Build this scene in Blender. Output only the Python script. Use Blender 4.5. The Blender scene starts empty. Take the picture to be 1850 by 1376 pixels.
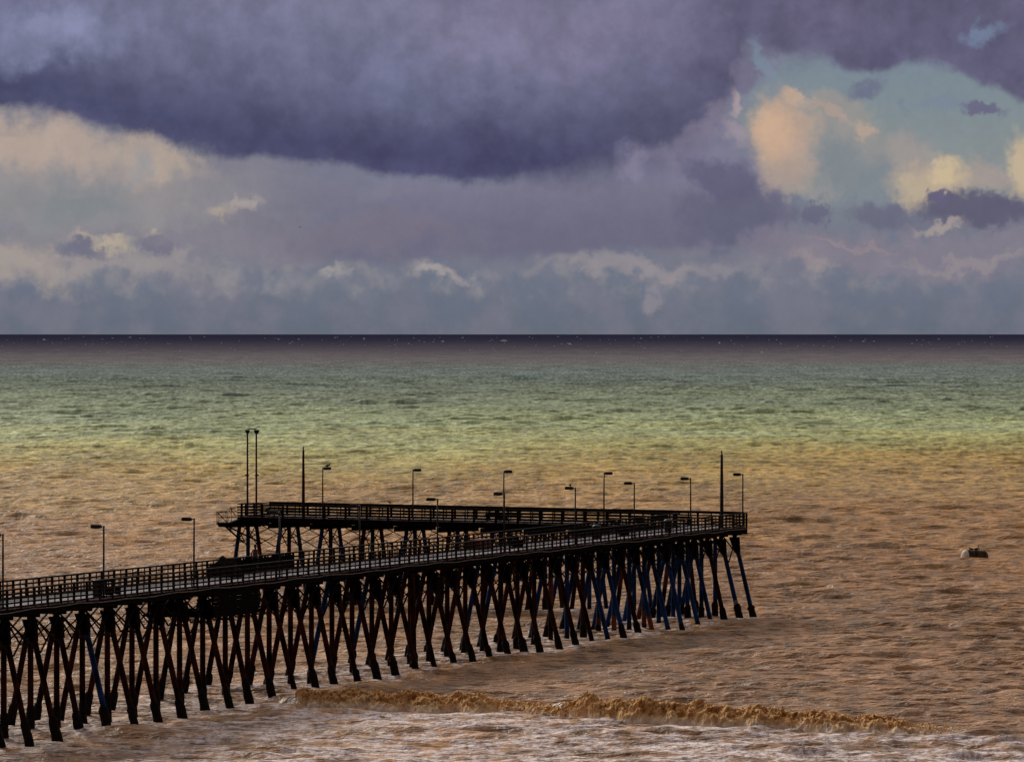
import bpy, bmesh, math, random
import numpy as np
from mathutils import Vector, Matrix, noise as mn

random.seed(7)
rng = np.random.default_rng(11)
scene = bpy.context.scene
COL = scene.collection
F = 11000.0          # focal length in units of the photo's pixels (1850 wide)
H = 22.0             # eye height above the sea
DZ = 7.2             # deck height above the sea

# ------------------------------------------------------------------ helpers
class MB:
    def __init__(self):
        self.v = []; self.f = []; self.m = []
    def _add(self, vs, fs, mi=0):
        o = len(self.v)
        self.v += [tuple(p) for p in vs]
        self.f += [tuple(i + o for i in f) for f in fs]
        self.m += [mi] * len(fs)
    def box(self, c, ax, ay, az, mi=0):
        c = Vector(c); ax = Vector(ax); ay = Vector(ay); az = Vector(az)
        vs = [c + sx*ax + sy*ay + sz*az for sz in (-1, 1) for sy in (-1, 1) for sx in (-1, 1)]
        fs = [(0,2,3,1), (4,5,7,6), (0,1,5,4), (2,6,7,3), (0,4,6,2), (1,3,7,5)]
        if ax.cross(ay).dot(az) < 0: fs = [f[::-1] for f in fs]
        self._add(vs, fs, mi)
    def beam(self, a, b, w, h, up=(0,0,1), mi=0):
        a = Vector(a); b = Vector(b); d = (b-a); L = d.length; d.normalize()
        up = Vector(up); s = d.cross(up)
        if s.length < 1e-4: s = d.cross(Vector((1,0,0)))
        s.normalize(); u = s.cross(d).normalized()
        self.box((a+b)/2, d*L/2, s*w/2, u*h/2, mi)
    def tube(self, pts, rad, n=10, mi=0, jit=0.0, cap=True):
        pts = [Vector(p) for p in pts]
        rings = []
        for i, p in enumerate(pts):
            d = (pts[min(i+1, len(pts)-1)] - pts[max(i-1, 0)]).normalized()
            s = d.cross(Vector((0,1,0)))
            if s.length < 1e-3: s = d.cross(Vector((1,0,0)))
            s.normalize(); u = s.cross(d).normalized()
            r = rad[i] if hasattr(rad, '__len__') else rad
            rings.append([p + (s*math.cos(2*math.pi*k/n) + u*math.sin(2*math.pi*k/n)) * r * (1 + random.uniform(-jit, jit)) for k in range(n)])
        vs = [q for R in rings for q in R]; fs = []
        for i in range(len(pts)-1):
            for k in range(n):
                k2 = (k+1) % n
                fs.append((i*n+k, (i+1)*n+k, (i+1)*n+k2, i*n+k2))
        if cap:
            fs.append(tuple(range(n))); fs.append(tuple(range((len(pts)-1)*n, len(pts)*n))[::-1])
        self._add(vs, fs, mi)
    def build(self, name, mats, parent=None, smooth=False):
        me = bpy.data.meshes.new(name)
        me.from_pydata(self.v, [], self.f)
        mats = mats if isinstance(mats, (list, tuple)) else [mats]
        for m in mats: me.materials.append(m)
        me.polygons.foreach_set('material_index', self.m)
        if smooth: me.polygons.foreach_set('use_smooth', [True]*len(self.f))
        me.validate(); me.update()
        bm = bmesh.new(); bm.from_mesh(me); bmesh.ops.recalc_face_normals(bm, faces=bm.faces); bm.to_mesh(me); bm.free()
        o = bpy.data.objects.new(name, me); COL.objects.link(o)
        if parent: o.parent = parent; o.matrix_parent_inverse = parent.matrix_world.inverted()
        return o

def tag(o, label=None, cat=None, group=None, kind=None):
    if label: o['label'] = label
    if cat: o['category'] = cat
    if group: o['group'] = group
    if kind: o['kind'] = kind
    return o

def empty(name, loc=(0,0,0), rz=0):
    o = bpy.data.objects.new(name, None); COL.objects.link(o)
    o.location = loc; o.rotation_euler = (0,0,rz); o.empty_display_size = .3
    o.matrix_world = Matrix.Translation(Vector(loc)) @ Matrix.Rotation(rz, 4, 'Z')
    return o

def local(mb, root):      # geometry written in the thing's own frame
    return mb

def build_local(mb, name, mats, root, smooth=False):
    o = mb.build(name, mats, None, smooth); o.parent = root; return o

def copy_tree(o, parent=None, **kw):
    c = o.copy(); COL.objects.link(c)
    if parent: c.parent = parent
    for ch in o.children: copy_tree(ch, c)
    return c

def srgb(r, g, b, k=1.0):
    def l(c):
        c /= 255.0
        return c/12.92 if c <= .04045 else ((c+.055)/1.055)**2.4
    return (l(r)*k, l(g)*k, l(b)*k, 1)

def mat(name, col, rough=.8, spec=.3, var=.35, scale=4.0, bump=.3, col2=None, stretch=(1,1,1), metal=0):
    m = bpy.data.materials.new(name); m.use_nodes = True
    nt = m.node_tree; N = nt.nodes; Lk = nt.links
    b = N['Principled BSDF']
    tc = N.new('ShaderNodeTexCoord'); mp = N.new('ShaderNodeMapping'); mp.inputs['Scale'].default_value = stretch
    Lk.new(tc.outputs['Object'], mp.inputs['Vector'])
    nz = N.new('ShaderNodeTexNoise'); nz.inputs['Scale'].default_value = scale; nz.inputs['Detail'].default_value = 6
    Lk.new(mp.outputs[0], nz.inputs['Vector'])
    rp = N.new('ShaderNodeValToRGB')
    c1 = tuple(c*(1-var) for c in col[:3]) + (1,)
    c2 = col2 or tuple(min(1, c*(1+var)) for c in col[:3]) + (1,)
    rp.color_ramp.elements[0].position = .35; rp.color_ramp.elements[1].position = .68
    rp.color_ramp.elements[0].color = c1; rp.color_ramp.elements[1].color = c2
    Lk.new(nz.outputs['Fac'], rp.inputs[0]); Lk.new(rp.outputs[0], b.inputs['Base Color'])
    b.inputs['Roughness'].default_value = rough
    b.inputs['Specular IOR Level'].default_value = spec
    b.inputs['Metallic'].default_value = metal
    if bump:
        bp = N.new('ShaderNodeBump'); bp.inputs['Strength'].default_value = bump; bp.inputs['Distance'].default_value = .03
        Lk.new(nz.outputs['Fac'], bp.inputs['Height']); Lk.new(bp.outputs[0], b.inputs['Normal'])
    return m

M = {
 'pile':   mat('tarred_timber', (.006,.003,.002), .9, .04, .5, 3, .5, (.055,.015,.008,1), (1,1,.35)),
 'pileblue': mat('blue_wrapped_pile', (.003,.010,.035), .7, .1, .5, 2, .3, (.006,.042,.160,1), (1,1,.4)),
 'pilerust': mat('rust_red_pile', (.10,.022,.012), .8, .15, .4, 3, .4, (.19,.04,.02,1), (1,1,.4)),
 'growth': mat('marine_growth', (.007,.005,.004), .95, .1, .5, 9, 1.0, (.022,.014,.010,1)),
 'pale':   mat('pale_wrap', (.20,.17,.15), .8, .2, .3, 5, .3),
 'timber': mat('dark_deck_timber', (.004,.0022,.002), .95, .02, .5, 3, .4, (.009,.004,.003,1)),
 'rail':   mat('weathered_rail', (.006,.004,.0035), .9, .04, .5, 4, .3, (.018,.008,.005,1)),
 'plank':  mat('grey_deck_planks', (.25,.22,.23), .8, .2, .3, 1.5, .4),
 'wire':   mat('pale_conduit', (.13,.10,.075), .7, .3, .4, 2, 0),
 'brace':  mat('steel_rod', (.006,.004,.003), .8, .05, .4, 5, 0),
 'lamp':   mat('lamp_metal', (.010,.008,.008), .5, .3, .3, 5, 0),
 'lens':   mat('lamp_lens', (.10,.09,.08), .3, .5, .1, 5, 0),
 'mastwood': mat('red_mast_wood', (.035,.010,.006), .8, .15, .4, 3, .3),
 'redbox': mat('rust_red_box', (.12,.03,.02), .8, .15, .4, 3, .3),
 'bin':    mat('black_bin', (.010,.009,.009), .6, .3, .3, 3, .1),
 'skin':   mat('tanned_skin', (.12,.035,.022), .6, .3, .2, 5, .1),
 'shorts': mat('dark_shorts', (.02,.015,.018), .9, .1, .3, 5, .1),
 'hair':   mat('dark_hair', (.008,.006,.005), .8, .2, .3, 5, .1),
 'bird':   mat('dark_feathers', (.012,.010,.010), .8, .2, .4, 8, .1),
 'gull':   mat('grey_feathers', (.06,.05,.05), .8, .2, .4, 8, .1),
 'buoy':   mat('rusty_drum', (.03,.014,.008), .75, .2, .5, 1.6, .5, (.16,.085,.035,1)),
 'buoyend': mat('cream_drum_end', (.85,.76,.58), .7, .3, .2, 1.8, .3),
 'net':    mat('green_brown_net', (.03,.02,.012), .95, .1, .5, 8, .8),
}

# ------------------------------------------------------------------ layout
K  = Vector((18.13, 469.2, 0))                    # outer corner of the two arms
A0 = Vector((-26.66, 329.6, 0))
d1 = (K - A0).normalized(); n1 = Vector((-d1.y, d1.x, 0))      # along the pier seaward; towards its far side
W1 = 4.7
Lf = Vector((-19.78, 498.0, 0))                   # far end of the seaward arm (outer side)
d2 = (Lf - K).normalized(); n2 = Vector((d2.y, -d2.x, 0))
if n2.y > 0: n2 = -n2                             # towards the camera
W2 = 4.2
LEN2 = (Lf - K).length
S0 = 3.85
SMIN = -158.0
def P1(s, c, z): return K + d1*s + n1*c + Vector((0,0,z))
def P2(s, c, z): return K + d2*s + n2*c + Vector((0,0,z))       # c measured from the outer edge
def sx(PF, x, c):                                  # arc position whose direction from the camera has this bearing
    t = (x-925)/F
    a = PF(0,c,0); b = PF(1,c,0)-a
    return (t*a.y - a.x)/(b.x - t*b.y)
def cross(p, d, q, e):
    # intersection of p+t d and q+u e
    den = d.x*e.y - d.y*e.x
    t = ((q.x-p.x)*e.y - (q.y-p.y)*e.x)/den
    return p + d*t
Af = cross(K + n1*W1, d1, K, d2)                   # far edge of the pier meets the outer edge
Bf = cross(K + n1*W1, d1, K + n2*W2, d2)           # far edge of the pier meets the inner edge of the arm
sA = (Af-K).dot(d2); sB1 = (Bf-K).dot(d1); sB2 = (Bf-K).dot(d2)

def deck_slab(mb, poly, z0, z1, mi=0):
    n = len(poly)
    vs = [(p.x,p.y,z0) for p in poly] + [(p.x,p.y,z1) for p in poly]
    fs = [tuple(range(n))[::-1], tuple(range(n,2*n))] + [(i,(i+1)%n,(i+1)%n+n,i+n) for i in range(n)]
    mb._add(vs, fs, mi)

# ------------------------------------------------------------------ the pier
pier = empty('pier', P1(SMIN, W1/2, 0))
tag(pier, 'long dark timber pier on slanting piles running out from the left edge to the corner', 'pier')
arm = empty('pier_platform', P2(LEN2, W2/2, 0))
tag(arm, 'broad seaward arm of the pier, dark decking on splayed piles behind the long walkway', 'pier platform')

# planked decks: individual boards across the walkway
def planks(PF, s0, s1, w, name, parent, poly):
    mb = MB()
    deck_slab(mb, poly, 6.98, 7.12, 0)
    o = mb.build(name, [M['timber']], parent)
    mb = MB(); s = s0
    dd = (PF(1,0,0)-PF(0,0,0)); nn = (PF(0,1,0)-PF(0,0,0))
    while s < s1:
        z = DZ - .03 + random.uniform(-.006,.006)
        e0 = random.uniform(.02,.10); e1 = random.uniform(.02,.10)
        mb.box(PF(s+.12, (w+e0*0-e1*0)/2, z), dd*.112, nn*(w/2-.02-random.uniform(0,.05)), Vector((0,0,.035)))
        s += .24
    return mb.build('planking', M['plank'], o)
planks(P1, SMIN, -.6, W1, 'deck', pier, [P1(SMIN,0,0), K, Af, P1(SMIN,W1,0)])
planks(P2, sB2+.2, LEN2, W2, 'deck', arm, [Af, Lf, P2(LEN2,W2,0), Bf])

# stringers and fascia
def stringers(PF, s0a, s1a, cs, parent, wob=0.0):
    for c in cs:
        mb = MB(); a = s0a; k = 0
        while a < s1a-.1:
            b = min(a+S0*2, s1a)
            dz = random.uniform(-.03,.03)*wob
            mb.beam(PF(a+.01,c,6.85+dz), PF(b-.01,c,6.85+dz), .16, .27)
            a = b
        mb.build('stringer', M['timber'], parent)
stringers(P1, SMIN, -.3, (.09, 1.2, 2.3, W1-.09), pier, 1)
stringers(P2, sA+1.2, LEN2, (.09,), arm)
stringers(P2, sB2+.2, LEN2, (1.4, 2.8, W2-.09), arm)
# end beams
mb = MB(); mb.beam(K+d2*.05+Vector((0,0,6.78)), Af+Vector((0,0,6.78)), .2, .40); mb.build('end_beam', M['timber'], pier)
mb = MB(); mb.beam(P2(LEN2-.1,.2,6.78), P2(LEN2-.1,W2-.2,6.78), .2, .38); mb.build('end_beam', M['timber'], arm)
# pale conduit sagging along the edge of the walkway
mb = MB(); pts = []; s = SMIN
while s <= 0.01:
    pts.append(P1(s, -.07, 7.02 + .03*math.sin(s*.9) + .03*math.sin(s*.31+1) + random.uniform(-.015,.015))); s += .9
mb.tube(pts, .030, 6); mb.build('conduit', M['wire'], pier)

PLACED = []      # feet of all piles on the water, for wash
def make_pile(top, out, batter, kind, parent, sleeve=True, name='pile', zt=6.53, r=.185):
    """one pile: top point, outward unit direction, slope"""
    mb = MB()
    o = Vector(out)
    def at(z): return Vector((top.x, top.y, z)) + o*batter*(zt - z)
    zs = [-2.0, .2, 2.0, 4.0, 5.4, zt]
    r *= .92; rr = [r*1.02, r*1.02, r, r*.97, r*.95, r*.93]
    matl = {'dark': M['pile'], 'blue': M['pileblue'], 'rust': M['pile'], 'base': M['pileblue'], 'pale': M['pileblue']}[kind]
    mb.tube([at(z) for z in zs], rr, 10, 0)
    if kind == 'rust':
        z0 = random.uniform(2.2,3.0); mb.tube([at(z0), at(z0+random.uniform(1.6,2.4))], r*1.05, 10, 2)
    if kind == 'base':
        mb.tube([at(.5), at(1.5)], r*1.08, 10, 2)
    if kind == 'pale':
        mb.tube([at(.6), at(1.7)], r*1.10, 10, 3)
    if sleeve:
        h = random.uniform(.95, 1.5); q = random.uniform(1.32, 1.62)
        ztop = h
        zz = [-2.0, -.2, .15, .45, .75, 1.0, 1.2]; zz = [z if z < .3 else .3 + (z-.3)*(ztop-.3)/.9 for z in zz]
        rad = [r*q*1.1, r*q*1.12, r*q*random.uniform(1.0,1.15), r*q*random.uniform(.95,1.1), r*q, r*q*random.uniform(.95,1.1), r*1.08]
        off = Vector((random.uniform(-.05,.05), 0, 0))
        mb.tube([at(z)+off for z in zz], rad, 11, 1, jit=.10)
    else:
        mb.tube([at(-2), at(0), at(.35), at(.6)], [r*1.2, r*1.22, r*1.15, r*1.03], 10, 1, jit=.06)
    ob = mb.build(name, [matl, M['growth'], M['pilerust'], M['pale']], parent, smooth=False)
    f = at(0); PLACED.append((f.x, f.y))
    return ob

A1 = 1.52
SB0 = -.75
nb = int((SB0 - SMIN)/S0)
brace_lines1 = {}
for k in range(nb+1):
    s = SB0 - k*S0
    xs = 925 + F*P1(s,W1/2,0).x/P1(s,W1/2,0).y
    mb = MB()
    mb.beam(P1(s,.25,6.62), P1(s,W1-.25,6.62), .30, .20)
    # transverse rods
    for (ca, cb, oa, ob_) in ((W1/2, W1/2+A1, 0, 1),):
        pa = lambda z: P1(s+.2, ca + oa*.22*(6.3-z), z)
        pb = lambda z: P1(s+.2, cb + ob_*.22*(6.3-z), z)
        mb.beam(pa(6.25), pb(4.5), .05, .07); mb.beam(pb(6.25), pa(4.5), .05, .07)
    # knee corbels beside each pile top
    for c in (W1/2-A1, W1/2, W1/2+A1):
        lean = {0: -.235, 1: 0.0, 2: .205}[int(round((c-(W1/2-A1))/A1))]
        if lean >= 0: continue
        q = [P1(s, c-.38, 6.37), P1(s, c+.38, 6.37), P1(s, c+.19+lean*1.1, 5.2), P1(s, c-.19+lean*1.1, 5.2)]
        vs = [p - d1*.21 for p in q] + [p + d1*.21 for p in q]
        mb._add(vs, [(0,1,2,3),(7,6,5,4),(0,4,5,1),(1,5,6,2),(2,6,7,3),(3,7,4,0)])
    bent = mb.build('bent', M['timber'], pier)
    sl = xs < 985 or random.random() < .2
    for (i, c, o, b) in ((0, W1/2-A1, -n1, .235), (1, W1/2, n1, 0.0), (2, W1/2+A1, n1, .205)):
        r = random.random()
        if xs > 1010: kd = 'blue' if r < .72 else ('base' if r < .82 else ('pale' if r < .86 and i == 0 else 'dark'))
        elif xs > 840: kd = 'rust' if r < .18 else ('blue' if r < .35 else 'dark')
        else: kd = 'blue' if r < .03 else 'dark'
        make_pile(P1(s,c,0), o, b*random.uniform(.93,1.07), kd, bent, sl and random.random() < .9)
# extra clustered pile set under the walkway where it thickens
for xs_ in (742,):
    s = sx(P1, xs_, .5)
    for c in (.4,):
        make_pile(P1(s, c, 0), -n1, .02, 'dark', pier, True, r=.2)

# longitudinal rods between bents
def lrods(PF, ss, c, out, batter, parent, drop, thick=.055, cl=1):
    mb = MB()
    off = lambda z: c + out*batter*(6.4-z)
    for a, b in zip(ss[:-1], ss[1:]):
        zt, zb = 6.60, 6.60-drop
        mb.beam(PF(a, off(zt), zt), PF(b, off(zb), zb), thick, thick)
        mb.beam(PF(b, off(zt)+.06, zt), PF(a, off(zb)+.06, zb), thick, thick)
    mb.build('cross_brace', M['brace'], parent)
ss = [SB0 - k*S0 for k in range(nb+1)]
lrods(P1, ss, W1/2-A1-.26, -1, .22, pier, 2.0, .078)
lrods(P1, ss, W1/2+A1+.26, 1, .2, pier, 2.0, .078)

# dark crib of planks below the walkway
sa = sx(P1, 388, 0); sb = sx(P1, 468, 0)
mb = MB(); z = 5.42
while z < 6.6:
    mb.beam(P1(sa+random.uniform(-.3,.1), .02, z), P1(sb+random.uniform(-.1,.3), .02, z), .08, .22); z += .235
for q in range(7):
    s = sa + (sb-sa)*q/6; mb.beam(P1(s,.14,5.3), P1(s,.14,6.62), .14, .14)
    mb.beam(P1(s,.2,5.4), P1(s,W1-.2,5.4), .14, .18)
mb.beam(P1(sa+1,W1-.1,5.8), P1(sb-2,W1-.1,5.8), .08, .8)
mb.build('crib', M['timber'], pier)

# ------------------------------------------------------------------ seaward arm bents
S2 = 4.33
ss2 = []; s = sx(P2, 448, W2/2)
while s > 2.0: ss2.append(s); s -= S2
for k, s in enumerate(ss2):
    mb = MB()
    mb.beam(P2(s,-.4,6.50), P2(s,W2+.4,6.50), .36, .42)
    A2 = 1.08
    for (ca, cb, oa, ob_) in ((W2/2-A2, W2/2, -1, 0), (W2/2, W2/2+A2, 0, 1)):
        pa = lambda z: P2(s+.2, ca + oa*.2*(6.3-z), z)
        pb = lambda z: P2(s+.2, cb + ob_*.2*(6.3-z), z)
        mb.beam(pa(6.25), pb(4.8), .05, .07); mb.beam(pb(6.25), pa(4.8), .05, .07)
    bent = mb.build('bent', M['timber'], arm)
    for (i, c, o, b) in ((0, W2/2-A2, -n2, .2), (1, W2/2, n2, 0.0), (2, W2/2+A2, n2, .215)):
        r = random.random()
        kd = 'blue' if (i == 2 and k < 2) or r < .45 else ('rust' if r < .6 and k > 4 else 'dark')
        make_pile(P2(s,c,0), o, b*random.uniform(.94,1.06), kd, bent, random.random() < .3, zt=6.32)
lrods(P2, ss2, W2/2+1.5, 1, .2, arm, 1.8, .06)
lrods(P2, ss2, W2/2-1.1, -1, .2, arm, 1.8, .06)

# ------------------------------------------------------------------ railings
def pickets(pa, d, n, L, phase, step, root):
    s = phase; proto = None
    while s < L:
        if proto is None:
            pm = MB(); pm.box((0,0,.48), Vector(d)*.038, n*.025, Vector((0,0,.50)))
            proto = pm.build('picket', M['rail'], root); q = proto
        else:
            q = proto.copy(); COL.objects.link(q); q.parent = root
        q.matrix_parent_inverse = root.matrix_world.inverted()
        q.location = pa + d*s - n*.03 + Vector((0,0,DZ)); q.rotation_euler = (random.uniform(-.012,.012), 0, 0)
        s += step
def railing(pa, pb, parent, step, hs=(.79,.55,.31,.09), top=.09, phase=0.0, gap=None, thick=0.0):
    L = (pb-pa).length; d = (pb-pa).normalized(); n = Vector((-d.y,d.x,0))
    z0 = DZ
    root = None
    mb = MB()
    mb.beam(pa+Vector((0,0,z0+1.0)), pb+Vector((0,0,z0+1.0)), .17, .085+thick)
    root = mb.build('railing', M['rail'], parent)
    # horizontal rails in board lengths, a little out of true
    for h in hs:
        mb = MB(); a = 0.0
        while a < L-.05:
            b = min(L, a+step*2)
            o = random.uniform(-.016,.016)
            mb.beam(pa+d*(a+.005)+n*.075+Vector((0,0,z0+h-.03+o)), pa+d*(b-.005)+n*.075+Vector((0,0,z0+h-.03+random.uniform(-.016,.016))), .045, .095)
            a = b
        mb.build('rail', M['rail'], root)
    pickets(pa, d, n, L, phase+step*.42, step, root)
    s = phase; proto = None; zup = Vector((0,0,1))
    while s <= L+.01:
        if proto is None:
            pm = MB(); pm.box((0,0,.42), Vector(d)*.08, n*.05, Vector((0,0,.56)))
            proto = pm.build('post', M['rail'], root); q = proto
        else:
            q = proto.copy(); COL.objects.link(q); q.parent = root
        q.matrix_parent_inverse = Matrix()
        q.parent = root
        loc = pa + d*s + Vector((0,0,z0))
        q.matrix_parent_inverse = root.matrix_world.inverted()
        q.location = loc
        q.rotation_euler = (random.uniform(-.012,.012), random.uniform(-.012,.012), 0)
        s += step
    return root
bpy.context.view_layer.update()
railing(P1(0,.06,0), P1(SMIN,.06,0), pier, S0/2)
railing(P1(sB1,W1-.06,0), P1(SMIN,W1-.06,0), pier, S0/2, phase=.7)
railing(P2(.3,.06,0), P2(LEN2,.06,0), arm, S2/2, thick=.12)
railing(P2(sB2,W2-.06,0), P2(LEN2,W2-.06,0), arm, S2/2, phase=.4)
railing(P2(LEN2-.06,.2,0), P2(LEN2-.06,W2-.2,0), arm, 2.0, phase=1.0)

# solid windbreak boards on the far side of the walkway
sa = sx(P1, 385, W1); sb = sx(P1, 522, W1)
mb = MB(); s = sa
while s < sb:
    h = random.uniform(.80,.98); mb.box(P1(s+.1, W1-.22, DZ+h/2+.03), d1*.094, n1*.02, Vector((0,0,h/2))); s += .2
mb.build('windbreak', M['timber'], pier)

# sloping landing with a light cage at the end of the arm
e0 = P2(LEN2, W2*.5, 0)
mb = MB()
nn = d2
dn = Vector((-1,-.1,0)).normalized(); pn = Vector((.1,-1,0)).normalized()
base = P2(LEN2, W2-.6, 0)
mb.beam(base+Vector((0,0,7.0)), base+dn*1.0+Vector((0,0,6.62)), 2.0, .12)
mb.beam(base+dn*.9+Vector((0,0,6.60)), base+dn*2.05+Vector((0,0,6.60)), 2.0, .16)
mb.beam(base+dn*-1.5+Vector((0,0,6.42)), base+dn*1.95+Vector((0,0,6.42)), .3, .2)
ld = mb.build('landing', M['timber'], arm)
mb = MB()
for (u, w) in ((2.0,1.0),(2.0,-1.0),(1.25,1.0),(1.25,-1.0),(.9,1.0)):
    mb.tube([base+dn*u+pn*w+Vector((0,0,6.65)), base+dn*u+pn*w+Vector((0,0,7.55 if u > 1.2 else 7.85))], .022, 6)
for w in (1.0,-1.0):
    q = lambda u, z: base+dn*u+pn*w+Vector((0,0,z))
    mb.tube([q(2.1,7.52), q(1.25,7.55), q(.9,7.86), q(.35,7.5), q(-.3,7.5)], .024, 6)
    mb.tube([q(2.0,7.1), q(1.25,7.1), q(.5,7.1)], .018, 6)
    mb.tube([q(2.0,6.7), q(1.25,7.5)], .018, 6); mb.tube([q(1.25,6.7), q(2.0,7.5)], .018, 6)
    mb.tube([q(1.2,6.75), q(.9,7.8)], .018, 6); mb.tube([q(.9,7.8), q(.4,7.0)], .018, 6)
mb.tube([base+dn*2.0+pn*1.0+Vector((0,0,7.53)), base+dn*2.0-pn*1.0+Vector((0,0,7.53))], .022, 6)
mb.build('cage_rail', M['mastwood'], ld)
mb = MB()
for w in (.8,-.8):
    q = lambda u, z: base+dn*u+pn*w+Vector((0,0,z))
    mb.beam(q(1.5,6.5), q(-.1,5.05), .1, .12); mb.beam(q(1.45,6.5), q(-1.6,5.0), .1, .12)
    mb.beam(q(.95,6.4), q(.95,5.9), .08, .08)
mb.build('strut', M['timber'], ld)

# ------------------------------------------------------------------ lamp posts
def make_lamp():
    root = empty('lamp_post')
    mb = MB(); mb.tube([(0,0,-.05),(0,0,.12)], .11, 10); mb.tube([(0,0,.12),(0,0,2),(0,0,4.05)], [.062,.055,.05], 10)
    build_local(mb, 'pole', M['lamp'], root, True)
    mb = MB(); mb.beam((.03,0,3.98),(.22,0,3.98), .06, .06)
    build_local(mb, 'arm', M['lamp'], root)
    mb = MB(); mb.box((.46,0,3.97), (.28,0,0), (0,.15,0), (0,0,.085)); mb.box((.46,0,4.073), (.24,0,0), (0,.12,0), (0,0,.018))
    hd = build_local(mb, 'lamp_head', M['lamp'], root)
    mb = MB(); mb.box((.48,0,3.876), (.2,0,0), (0,.10,0), (0,0,.008))
    build_local(mb, 'lens', M['lens'], hd)
    return root
lamps_main = [
 (5,   'dark lamp post on the walkway, cut by the left edge of the photo'),
 (187, 'dark lamp post beside a black bin on the walkway, second from left'),
 (350, 'dark lamp post on the walkway just left of the heap of nets'),
 (505, 'lamp post right of the windbreak, its head against the seaward arm'),
 (650, 'lamp post whose head hides in the far railing, between windbreak and red box'),
 (790, 'walkway lamp post just left of the red box, its head clearing the far railing'),
 (911, 'shorter lamp post on the walkway in line with a taller one on the seaward arm'),
 (1039,'walkway lamp post with a small bird standing on its head'),
 (1146,'walkway lamp post next to the right of the one with a bird on its head'),
 (1248,'walkway lamp post nearest the thick dark mast, on its left'),
 (1342,'dark lamp post at the outer corner of the pier, right of the thick mast'),
]
lamp0 = make_lamp(); first = True
ang_main = math.atan2(n1.y, n1.x)
ppos = {}
def put_lamp(loc, rz, label, group):
    global first
    o = lamp0 if first else copy_tree(lamp0)
    first = False
    o.location = loc; o.rotation_euler = (random.uniform(-.006,.006), random.uniform(-.006,.006), rz)
    tag(o, label, 'lamp post', group); return o
for x, lab in lamps_main:
    c = .22; s = sx(P1, x, c)
    ppos[x] = put_lamp(P1(s,c,DZ), ang_main, lab, 'lamp posts along the pier')
ang_arm = math.atan2(-n2.y, -n2.x) - .25
for x, lab in ((583,'lamp post with a gull on its head, just right of the red-brown mast'),
               (746,'arm lamp post pointing right, second from the red-brown mast'),
               (910,'taller of the two lamp posts in one line, standing on the seaward arm'),
               (1091,'rightmost lamp post pointing right on the seaward arm')):
    c = W2-.22; s = sx(P2, x, c)
    ppos[-x] = put_lamp(P2(s,c,DZ), ang_arm, lab, 'lamp posts along the pier')

# twin floodlight mast
c = W2-.25; s1_ = sx(P2, 447, c); s2_ = sx(P2, 463, c)
pA = P2(s1_,c,DZ); pB = P2(s2_,c,DZ)
fm = empty('floodlight_mast', (pA+pB)/2)
tag(fm, 'twin tall thin poles joined at the top and carrying two floodlights', 'floodlight mast')
for p, sg in ((pA,-1),(pB,1)):
    mb = MB(); mb.tube([p+Vector((0,0,-.05)), p+Vector((0,0,3.5)), p+Vector((0,0,7.0))], [.085,.075,.065], 10)
    mb.tube([p+Vector((0,0,3.28)), p+Vector((0,0,3.42))], .11, 10)
    mb.box(p+Vector((sg*.13,0,3.35)), Vector((.06,0,0)), Vector((0,.05,0)), Vector((0,0,.06)))
    mb.build('pole', M['lamp'], fm, False)
    mb = MB()
    q = p+Vector((0,0,6.88))
    vs = []
    for (zz, wl, wr) in ((-.17, .12, .10), (.14, .20, .20)):
        for yy in (-.13,.13):
            a_, b_ = (-wr, wl) if sg < 0 else (-wl, wr+.06)
            vs += [q+Vector((a_*1.0,yy,zz)), q+Vector((b_,yy,zz))]
    mb._add(vs, [(0,1,3,2),(4,6,7,5),(0,4,5,1),(2,3,7,6),(0,2,6,4),(1,5,7,3)])
    mb.build('floodlight', M['lamp'], fm)
mb = MB(); mb.beam(pA+Vector((0,0,7.1)), pB+Vector((0,0,7.1)), .08, .08)
mb.build('crossbar', M['lamp'], fm)

# tapered masts
def mast(p, h, m, label, r0=.135):
    o = empty('mast', p)
    tag(o, label, 'mast')
    mb = MB(); mb.tube([p+Vector((0,0,z)) for z in (-.1, h*.5, h-.35, h-.28)], [r0, r0*.85, r0*.62, r0*.4], 10)
    mb.build('pole', m, o, True)
    mb = MB(); mb.tube([p+Vector((0,0,h-.3)), p+Vector((0,0,h-.08)), p+Vector((0,0,h))], [r0*.35,r0*.32,r0*.12], 8)
    mb.build('finial', M['lamp'], o)
c = W2-.5; mast(P2(sx(P2,548,c),c,DZ), 5.75, M['mastwood'], 'red-brown tapered wooden mast on the seaward arm, right of the twin poles')
c = .35; mast(P1(sx(P1,1304,c),c,DZ), 5.95, M['lamp'], 'thick black tapered mast near the outer corner of the pier', .15)

# ------------------------------------------------------------------ deck furniture
def make_bench():
    r = empty('bench')
    mb = MB()
    for y in (-.14,0,.14): mb.box((0,y,.45), (.8,0,0), (0,.06,0), (0,0,.025))
    build_local(mb, 'seat', M['timber'], r)
    mb = MB()
    for z in (.62,.78): mb.box((0,.22,z), (.8,0,0), (0,.02,0), (0,0,.06))
    build_local(mb, 'backrest', M['timber'], r)
    for x in (-.65,.65):
        mb = MB(); mb.box((x,0,.21), (.05,0,0), (0,.18,0), (0,0,.21)); mb.box((x,.245,.42), (.04,0,0), (0,.02,0), (0,0,.42))
        build_local(mb, 'leg', M['timber'], r)
    return r
bench0 = make_bench(); fb = True
def put_bench(p, rz, label):
    global fb
    o = bench0 if fb else copy_tree(bench0); fb = False
    o.location = p; o.rotation_euler = (0,0,rz); tag(o, label, 'bench', 'benches on the pier deck')
a1 = math.atan2(d1.y,d1.x); a2 = math.atan2(d2.y,d2.x)
def b1(x, c, lab, fl=0): put_bench(P1(sx(P1,x,c),c,DZ), a1+fl, lab)
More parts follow.
